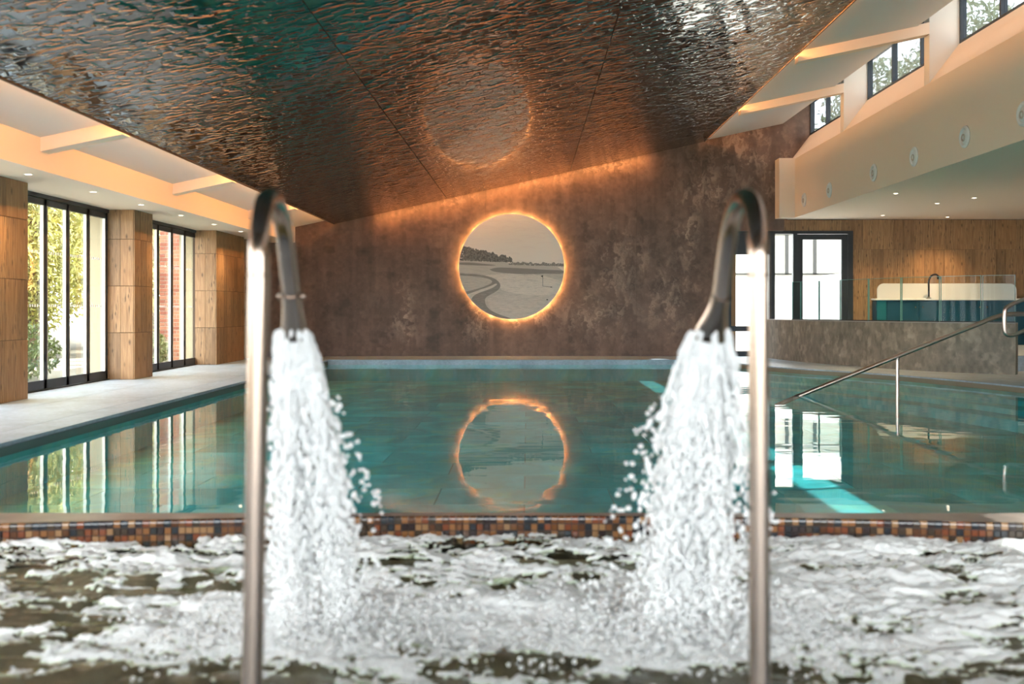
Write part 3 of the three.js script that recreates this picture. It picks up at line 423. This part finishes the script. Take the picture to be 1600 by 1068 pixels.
// turbulent spa surface
function wave(x, Z) {
  const a = fbm(x * 2.2 + 0.6 * Z, Z * 4.2, 3, 0, 0, 201) - 0.5, w = fbm(x * 5 + 2 * a, Z * 11 + 1.5 * a, 4, 0, 0, 211) - 0.5;
  return 0.07 * a + 0.05 * w + 0.012 * (1 - Math.abs(2 * noise(x * 9 + 4 * a, Z * 22, 0, 0, 222) - 1));
}
const land = [[-0.69, 3.3], [0.52, 3.3]];
function foamAt(x, Z) {   // > 0 where foam floats
  let d = -0.1; for (const [lx, lZ] of land) d += 0.34 * Math.exp(-(((x - lx) / 0.4) ** 2 + ((Z - lZ - 0.12) / 0.34) ** 2));
  d += 0.2 * Math.exp(-(((x + 0.05) / 0.9) ** 2 + ((Z - 3.5) / 0.28) ** 2)) + 0.1 * smooth(x, 0.5, 1.1) + 0.06 * smooth(Z, 4.1, 4.5) + 0.08 * Math.exp(-(((x - 0.1) / 1.2) ** 4));
  d -= (0.24 * smooth(3.2 - Z, 0, 0.2)) * (1 - 0.6 * smooth(x, 0.6, 1.2)) + 0.05 * smooth(-x, 0.9, 1.6);
  const q = fbm(x * 1.3, Z * 2, 2, 0, 0, 300), n = fbm(x * 3.4 + 3 * q, Z * 9 + 3 * q, 6, 0, 0, 310), v = 1 - Math.abs(2 * fbm(x * 5 + 2 * q, Z * 15 + 2 * n, 4, 0, 0, 320) - 1), e = 1 - Math.abs(2 * fbm(x * 13 + 4 * n, Z * 34, 3, 0, 0, 330) - 1);
  return d + 0.02 + 0.75 * (n - 0.5) + 0.6 * (v - 0.78) + 0.6 * (e - 0.76);
}
{ const gx = 760, gz = 320, x0 = -2.8, x1 = 2.8, Z0 = 2.42, Z1 = 4.78, V = (gx + 1) * (gz + 1), pos = new Float32Array(V * 3), uv = new Float32Array(V * 2), fpos = new Float32Array(V * 3), mask = new Float32Array(V), idx = [], fidx = [];
  for (let j = 0; j <= gz; j++) for (let i = 0; i <= gx; i++) {
    const k = j * (gx + 1) + i, x = lerp(x0, x1, i / gx), Z = lerp(Z0, Z1, j / gz), h = spaY + wave(x, Z) * (1 - 0.6 * smooth(Z, 4.5, 4.75)); mask[k] = foamAt(x, Z);
    pos.set([x, h, -Z], k * 3); uv.set([x, Z], k * 2);
    const lump = 0.5 * fbm(x * 26, Z * 40, 3, 0, 0, 401) + 0.5 * noise(x * 75, Z * 90, 0, 0, 402);
    fpos.set([x + 0.004 * (lump - 0.5), h + 0.0012 + clamp(mask[k] * 0.04, -0.01, 0.016) + (mask[k] > 0 ? 0.009 * lump * smooth(mask[k], 0, 0.1) : 0), -Z], k * 3);
  }
  for (let j = 0; j < gz; j++) for (let i = 0; i < gx; i++) { const a = j * (gx + 1) + i, b = a + 1, c = a + gx + 1, e = c + 1; idx.push(a, b, e, a, e, c); if (Math.max(mask[a], mask[b], mask[c], mask[e]) > 0) fidx.push(a, b, e, a, e, c); }
  const g = new THREE.BufferGeometry(); g.setAttribute('position', new THREE.BufferAttribute(pos, 3)); g.setAttribute('uv', new THREE.BufferAttribute(uv, 2)); g.setIndex(idx); g.computeVertexNormals();
  tag(mesh('spa_water', g, phys({ color: lin(0.88, 0.93, 0.82), roughness: 0.03, transmission: 1, thickness: 0, ior: 1.333 })), 'churning olive water of the spa in the foreground', 'water', null, 'stuff');
  const water = scene.children[scene.children.length - 1], f = new THREE.BufferGeometry(); f.setAttribute('position', new THREE.BufferAttribute(fpos, 3)); f.setIndex(fidx); f.computeVertexNormals();
  tag(mesh('foam', f, M.foam, water), 'white foam streaks on the churning water', null, null, 'stuff');
}
const dropMat = phys({ color: lin(0.98, 0.975, 0.97), roughness: 0.6, transmission: 0.3, thickness: 0, ior: 1.1 });
const dropGeo = new THREE.IcosahedronGeometry(1, 2);
function drops(name, list, label, category) {   // list of [x, y, z, radius, stretch, direction]
  const m = new THREE.InstancedMesh(dropGeo, dropMat, list.length), o = new THREE.Object3D(); m.name = numbered(name); m.castShadow = m.receiveShadow = true;
  list.forEach(([x, y, z, r, s, d], i) => { o.position.set(x, y, z); o.quaternion.setFromUnitVectors(new THREE.Vector3(0, 1, 0), d); o.scale.set(r, r * s, r); o.updateMatrix(); m.setMatrixAt(i, o.matrix); }); scene.add(m);
  return tag(m, label, category, null, 'stuff');
}
const UPV = new THREE.Vector3(0, 1, 0);
function jet(x0, y0, Z0, v, half, strands, label) {
  const out = [];
  for (let s = 0; s < 430; s++) {
    const [u, w] = strands(), ox = (0.4 * u + 0.42 * gauss()) * half, oz = w * 0.018, ph = rnd() * 20;
    const steps = 50;
    for (let k = 0; k < steps; k++) {
      const t = (k + rnd()) / steps * 0.36, y = y0 + v[1] * t - 4.9 * t * t; if (y < spaY - 0.01) break;
      const wob = 0.02 * t / 0.36; const gap = noise(ph + t * 30, s * 7.3, 0, 0, 8); if (t > 0.1 && gap < 0.3 + 0.8 * (t - 0.1)) continue;
      const x = x0 + ox + (v[0] + u * v[3]) * t + gauss() * wob, z = -(Z0 + oz + (v[2] + w * 0.32) * t + gauss() * wob);
      const dir = new THREE.Vector3(v[0] + u * v[3], v[1] - 9.8 * t, -(v[2] + w * 0.32)).normalize();
      out.push([x, y, z, lerp(0.0075, 0.0046, t / 0.36) * (0.5 + 0.9 * rnd()), lerp(3.0, 1.25, t / 0.36), dir]);
    }
  }
  for (let s = 0; s < 150; s++) { const t = 0.1 + rnd() * 0.26, sd = (rnd() < 0.5 ? -1 : 1) * (1 + rnd() * 0.5); out.push([x0 + (v[0] + sd * v[3] * 1.5) * t + sd * half * 0.6, y0 + v[1] * t - 4.9 * t * t + gauss() * 0.01, -(Z0 + v[2] * t + gauss() * 0.06), 0.003 + rnd() * 0.006, 1, UPV]); }
  return drops('water_jet', out, label, 'water jet');
}

// ------------------------------------------------------------------ the two spouts
function spout(label, P, collars) {
  const s = thing('water_spout', label, 'spout', [P.base[0], 0, P.base[2]]), L = (p) => [p[0] - P.base[0], p[1], p[2] - P.base[2]];
  const r = 0.0245;
  mesh('pole', tube([L(P.base), L(P.joint)], r, 4, 28), M.steel, s);
  mesh('base_flange', new THREE.LatheGeometry([[0, 0], [0.075, 0], [0.075, 0.012], [0.03, 0.02], [0.026, 0.05], [0, 0.05]].map((p) => new THREE.Vector2(...p)), 32), M.steel, s);
  const neck = new THREE.CatmullRomCurve3(P.neck.map((p) => new THREE.Vector3(...L(p))), false, 'centripetal'); mesh('neck', new THREE.TubeGeometry(neck, 90, r, 28), M.steel, s);
  mesh('joint_ring', new THREE.TorusGeometry(r + 0.0005, 0.0022, 10, 32).rotateX(Math.PI / 2), M.steel, s, L(P.joint));
  const a = new THREE.Vector3(...L(P.nozzle[0])), b = new THREE.Vector3(...L(P.nozzle[1])), dir = b.clone().sub(a), len = dir.length();
  const N = 30, rings = 8, pos = [], idx = [];   // round at the top, flat and wide at the mouth; hollow end
  const put = (k, wx, wz, y) => { for (let i = 0; i < N; i++) { const t = i / N * Math.PI * 2; pos.push(Math.cos(t) * wx, y, Math.sin(t) * wz); } };
  for (let k = 0; k <= rings; k++) { const t = k / rings, e = smooth(t, 0.05, 1); put(k, lerp(r + 0.003, P.mouth[0], e), lerp(r + 0.003, P.mouth[1], e), -t * len); }
  put(rings + 1, P.mouth[0] - 0.004, P.mouth[1] - 0.004, -len); put(rings + 2, P.mouth[0] - 0.008, P.mouth[1] - 0.008, -len * 0.6);
  for (let k = 0; k < rings + 2; k++) for (let i = 0; i < N; i++) { const p = k * N + i, q = k * N + (i + 1) % N; idx.push(p, q, p + N, q, q + N, p + N); }
  const g = new THREE.BufferGeometry(); g.setAttribute('position', new THREE.BufferAttribute(new Float32Array(pos), 3)); g.setIndex(idx); g.computeVertexNormals();
  const nz = mesh('nozzle', g, M.steel, s, a.toArray()); nz.quaternion.setFromUnitVectors(new THREE.Vector3(0, -1, 0), dir.clone().normalize());
  const col = mesh('collar', new THREE.CylinderGeometry(r + 0.0045, r + 0.0045, 0.012, 28), M.steel, s, a.toArray()); col.quaternion.copy(nz.quaternion);
  if (collars) for (const k of [-1, 1]) mesh('collar_screw', new THREE.SphereGeometry(0.0095, 16, 12), M.steel, col, [k * (r + 0.007), 0, 0]);
  return s;
}
spout('left stainless swan neck spout with a screwed collar, pouring into the spa', {
  base: [-0.645, 0.07, -2.33], joint: [-0.627, 1.078, -2.33],
  neck: [[-0.627, 1.078, -2.33], [-0.6285, 1.15, -2.335], [-0.634, 1.215, -2.375], [-0.642, 1.262, -2.44], [-0.648, 1.281, -2.53], [-0.654, 1.262, -2.62], [-0.657, 1.21, -2.69], [-0.6586, 1.12, -2.74], [-0.657, 1.035, -2.775]],
  nozzle: [[-0.657, 1.035, -2.775], [-0.66, 0.918, -2.825]], mouth: [0.037, 0.03] }, true);
spout('right stainless swan neck spout with a flared flat nozzle, pouring into the spa', {
  base: [0.5436, 0.07, -2.33], joint: [0.5406, 1.078, -2.33],
  neck: [[0.5406, 1.078, -2.33], [0.541, 1.15, -2.335], [0.544, 1.215, -2.375], [0.547, 1.262, -2.44], [0.5485, 1.281, -2.53], [0.548, 1.262, -2.62], [0.546, 1.21, -2.69], [0.5424, 1.12, -2.74], [0.538, 1.03, -2.775]],
  nozzle: [[0.538, 1.03, -2.775], [0.522, 0.916, -2.845]], mouth: [0.051, 0.026] }, false);
jet(-0.66, 0.925, 2.82, [-0.05, -1.25, 1.25, 0.36], 0.03, () => [(rnd() < 0.5 ? -0.62 : 0.62) + gauss() * 0.24, gauss() * 0.5], 'white water jet falling from the left spout');
jet(0.522, 0.925, 2.84, [-0.03, -1.25, 1.25, 0.42], 0.044, () => [gauss() * 0.55, gauss() * 0.5], 'white water jet falling from the right spout');
{ const list = []; for (let i = 0; i < 5200; i++) { const [lx, lZ] = land[i % 2], x = lx + gauss() * 0.3, Z = lZ + gauss() * 0.2; list.push([x, spaY + wave(x, Z) + 0.02 + Math.abs(gauss()) * 0.05 * Math.exp(-(((x - lx) / 0.35) ** 2)), -Z, 0.002 + rnd() * 0.006, 1, UPV]); } drops('spa_splash', list, 'splashing white droplets where the jets strike the spa', 'splash'); }

// ------------------------------------------------------------------ outside
struct('ground', merge([span(-40, -5.95, -0.25, -0.05, -20, 60), span(-40, 40, -0.25, -0.05, 21, 60), span(11.3, 40, -0.25, -0.05, -20, 21), span(-40, 40, -0.25, -0.05, -25, ZR - 0.3)]), (() => { const t = colorTexture(256, 256, (u, v) => { const k = 112 + 50 * (fbm(u * 12, v * 12, 4, 12, 12, 2) - 0.5); return [k * 1.04, k, k * 0.88]; }); t.repeat.set(0.3, 0.3); return std({ map: t, roughness: 0.9 }); })(), 'pale gravel ground outside the glass doors', 'ground');
const leafGeo = (() => { const s = new THREE.Shape(); s.moveTo(0, -1); s.quadraticCurveTo(0.62, -0.1, 0, 1); s.quadraticCurveTo(-0.62, -0.1, 0, -1); const g = new THREE.ShapeGeometry(s, 3); const p = g.attributes.position; for (let i = 0; i < p.count; i++) p.setZ(i, 0.25 * Math.abs(p.getX(i)) - 0.15 * p.getY(i) ** 2); g.computeVertexNormals(); return g; })();
const leafMat = phys({ color: lin(1, 1, 1), roughness: 0.75, transmission: 0.35, thickness: 0, side: THREE.DoubleSide });
function tree(name, label, x, Z, y0, h, rx, n, size, hue, category = 'tree') {
  const t = thing(name, label, category, [x, -0.05, -Z], 'garden trees outside the left windows');
  mesh('trunk', tube([[0, 0, 0], [0.03, y0 * 0.6 + 0.3, 0.02], [0.0, y0 + h * 0.6, 0]], 0.05 + 0.02 * h, 12, 8), std({ color: lin(0.12, 0.08, 0.05), roughness: 0.9 }), t);
  const m = new THREE.InstancedMesh(leafGeo, leafMat, n), o = new THREE.Object3D(), c = new THREE.Color(); m.name = 'foliage'; m.userData.kind = 'stuff'; m.castShadow = m.receiveShadow = true;
  for (let i = 0; i < n; i++) {
    let px, py, pz, r; do { px = rnd() * 2 - 1; py = rnd() * 2 - 1; pz = rnd() * 2 - 1; r = Math.hypot(px, py, pz); } while (r > 1 || r < 0.35 || fbm(px * 3 + x, py * 3 + pz * 2, 2, 0, 0, 60) < 0.34);
    o.position.set(px * rx, y0 + h / 2 + py * h / 2, pz * rx); o.rotation.set(rnd() * 6.3, rnd() * 6.3, rnd() * 6.3); const s = size * (0.6 + 0.8 * rnd()); o.scale.set(s, s, s); o.updateMatrix(); m.setMatrixAt(i, o.matrix);
    const k = rnd(); c.setRGB(lerp(hue[0], hue[3], k), lerp(hue[1], hue[4], k), lerp(hue[2], hue[5], k)); m.setColorAt(i, c);
  }
  t.add(m);
}
const gold = [0.16, 0.17, 0.03, 0.44, 0.37, 0.09], green = [0.07, 0.11, 0.03, 0.2, 0.24, 0.07];
tree('garden_tree', 'golden leaved tree behind the first door leaf', -9.8, 17.2, 0.2, 5.2, 1.7, 15000, 0.062, gold);
tree('garden_tree', 'yellow green tree seen through the middle door leaves', -8.9, 18.0, 0.6, 5.0, 1.6, 15000, 0.062, [0.2, 0.21, 0.04, 0.42, 0.4, 0.1]);
tree('garden_tree', 'tall golden tree farther back in the garden', -12.6, 25, 0.5, 7, 2.8, 14000, 0.1, gold);
tree('garden_tree', 'dark green tree at the far left of the garden', -11.3, 16.0, 0, 6, 1.8, 12000, 0.07, green);
tree('garden_tree', 'loose golden tree between door leaves and brick pier', -8.6, 22.5, 0.3, 5.5, 1.5, 14000, 0.062, [0.24, 0.22, 0.05, 0.46, 0.4, 0.12]);
tree('garden_tree', 'distant pale golden tree closing the view behind the garden', -10.6, 28, 0.0, 7, 2.8, 14000, 0.1, [0.24, 0.24, 0.06, 0.5, 0.44, 0.14]);
tree('garden_shrub', 'low green shrub at the foot of the near glass door', -7.6, 14.6, -0.1, 1.0, 0.7, 2400, 0.05, green, 'shrub');
tree('garden_shrub', 'low olive shrub in front of the brick pier', -7.15, 18.9, -0.1, 0.7, 0.4, 1600, 0.045, [0.2, 0.22, 0.07, 0.4, 0.4, 0.16], 'shrub');
const pale = [0.12, 0.15, 0.07, 0.3, 0.32, 0.18];
[[12.5, 27, 'pale green tree crown behind the high window at the top right'], [12.0, 33, 'pale green tree crown behind the middle high window'], [14.5, 42, 'pale green tree crown behind the far high window'], [13.5, 20, 'pale green tree beside the terrace roof'], [13.5, 12, 'pale green tree right of the viewer']].forEach(([x, Z, label]) => tree('tall_tree', label, x, Z, 3.2, 6.2, 2.6, 7000, 0.12, pale));
{ // planter with a clipped cone, brick pier and cream wall of the neighbouring house
  const p = thing('planter', 'tall grey planter with a clipped dark green cone outside the near door', 'planter', [-7.3, -0.05, -16.9]);
  mesh('pot', new THREE.LatheGeometry([[0, 0], [0.16, 0], [0.21, 0.85], [0.19, 0.85], [0.18, 0.78], [0, 0.78]].map((q) => new THREE.Vector2(...q)), 28), std({ color: lin(0.3, 0.3, 0.29), roughness: 0.7 }), p);
  const m = new THREE.InstancedMesh(leafGeo, leafMat, 1800), o = new THREE.Object3D(), c = new THREE.Color(); m.name = 'foliage'; m.userData.kind = 'stuff';
  for (let i = 0; i < 1800; i++) { const y = rnd(), a = rnd() * 6.3, r = 0.22 * (1 - y * 0.9) * Math.sqrt(0.5 + 0.5 * rnd()); o.position.set(Math.cos(a) * r, 0.8 + y * 0.95, Math.sin(a) * r); o.rotation.set(rnd() * 6, rnd() * 6, rnd() * 6); o.scale.setScalar(0.03 + 0.02 * rnd()); o.updateMatrix(); m.setMatrixAt(i, o.matrix); m.setColorAt(i, c.setRGB(0.04 + 0.05 * rnd(), 0.09 + 0.06 * rnd(), 0.04)); } p.add(m);
  const b = thing('brick_pier', 'red brick pier of the house outside the far glass door', 'pier', [-7.12, -0.05, -20.4]);
  mesh('mortar_core', box(0.66, 4.2, 0.4, 0, 2.1, 0), std({ color: lin(0.5, 0.45, 0.38), roughness: 0.9 }), b);
  const bm = [[0.36, 0.13, 0.08], [0.3, 0.1, 0.065], [0.42, 0.18, 0.11]].map((q) => std({ color: lin(...q), roughness: 0.85 })), full = new RoundedBoxGeometry(0.215, 0.065, 0.1, 1, 0.004), hf = new RoundedBoxGeometry(0.1025, 0.065, 0.1, 1, 0.004);
  for (let r = 0; r < 50; r++) { let x = -0.335; const odd = r % 2; for (const w of odd ? [0.1025, 0.215, 0.215, 0.1025] : [0.215, 0.215, 0.215]) { mesh('brick', w > 0.2 ? full : hf, bm[Math.floor(rnd() * 3)], b, [x + w / 2, 0.04 + r * 0.077, 0.16]); x += w + 0.011; } }
  struct('house_wall', span(-6.78, -5.95, -0.05, 4.5, 20.3, 20.6), M.cream, 'cream rendered wall beside the brick pier', 'wall');
}
{ // white house across the yard behind the glazed door
  const h = thing('white_house', 'white house with a window band across the yard behind the glazed door', 'house', [8.5, -0.05, -31]);
  mesh('house_wall', box(16, 5, 0.3, 0, 2.5, -0.2), std({ color: lin(0.55, 0.53, 0.5), roughness: 0.8 }), h);
  for (let i = 0; i < 8; i++) { const w = mesh('window', merge([box(0.86, 0.05, 0.06, 0, 0.62, 0), box(0.86, 0.05, 0.06, 0, -0.62, 0), box(0.05, 1.29, 0.06, -0.41, 0, 0), box(0.05, 1.29, 0.06, 0.41, 0, 0)]), std({ color: lin(0.03, 0.03, 0.03) }), h, [-2.6 + i * 0.87, 2.75, 0.0]); mesh('pane', box(0.78, 1.2, 0.02), std({ color: lin(0.34, 0.33, 0.29), roughness: 0.3 }), w, [0, 0, -0.02]); }
  const r = tag(mesh('garden_wall', prism([[2, -0.05], [14, -0.05], [14, 2.6], [2, 1.2]], 25, 25.3), M.white), 'white sloping garden wall outside the glazed door', 'wall', null, 'structure');
}
renderer.render(scene, camera);
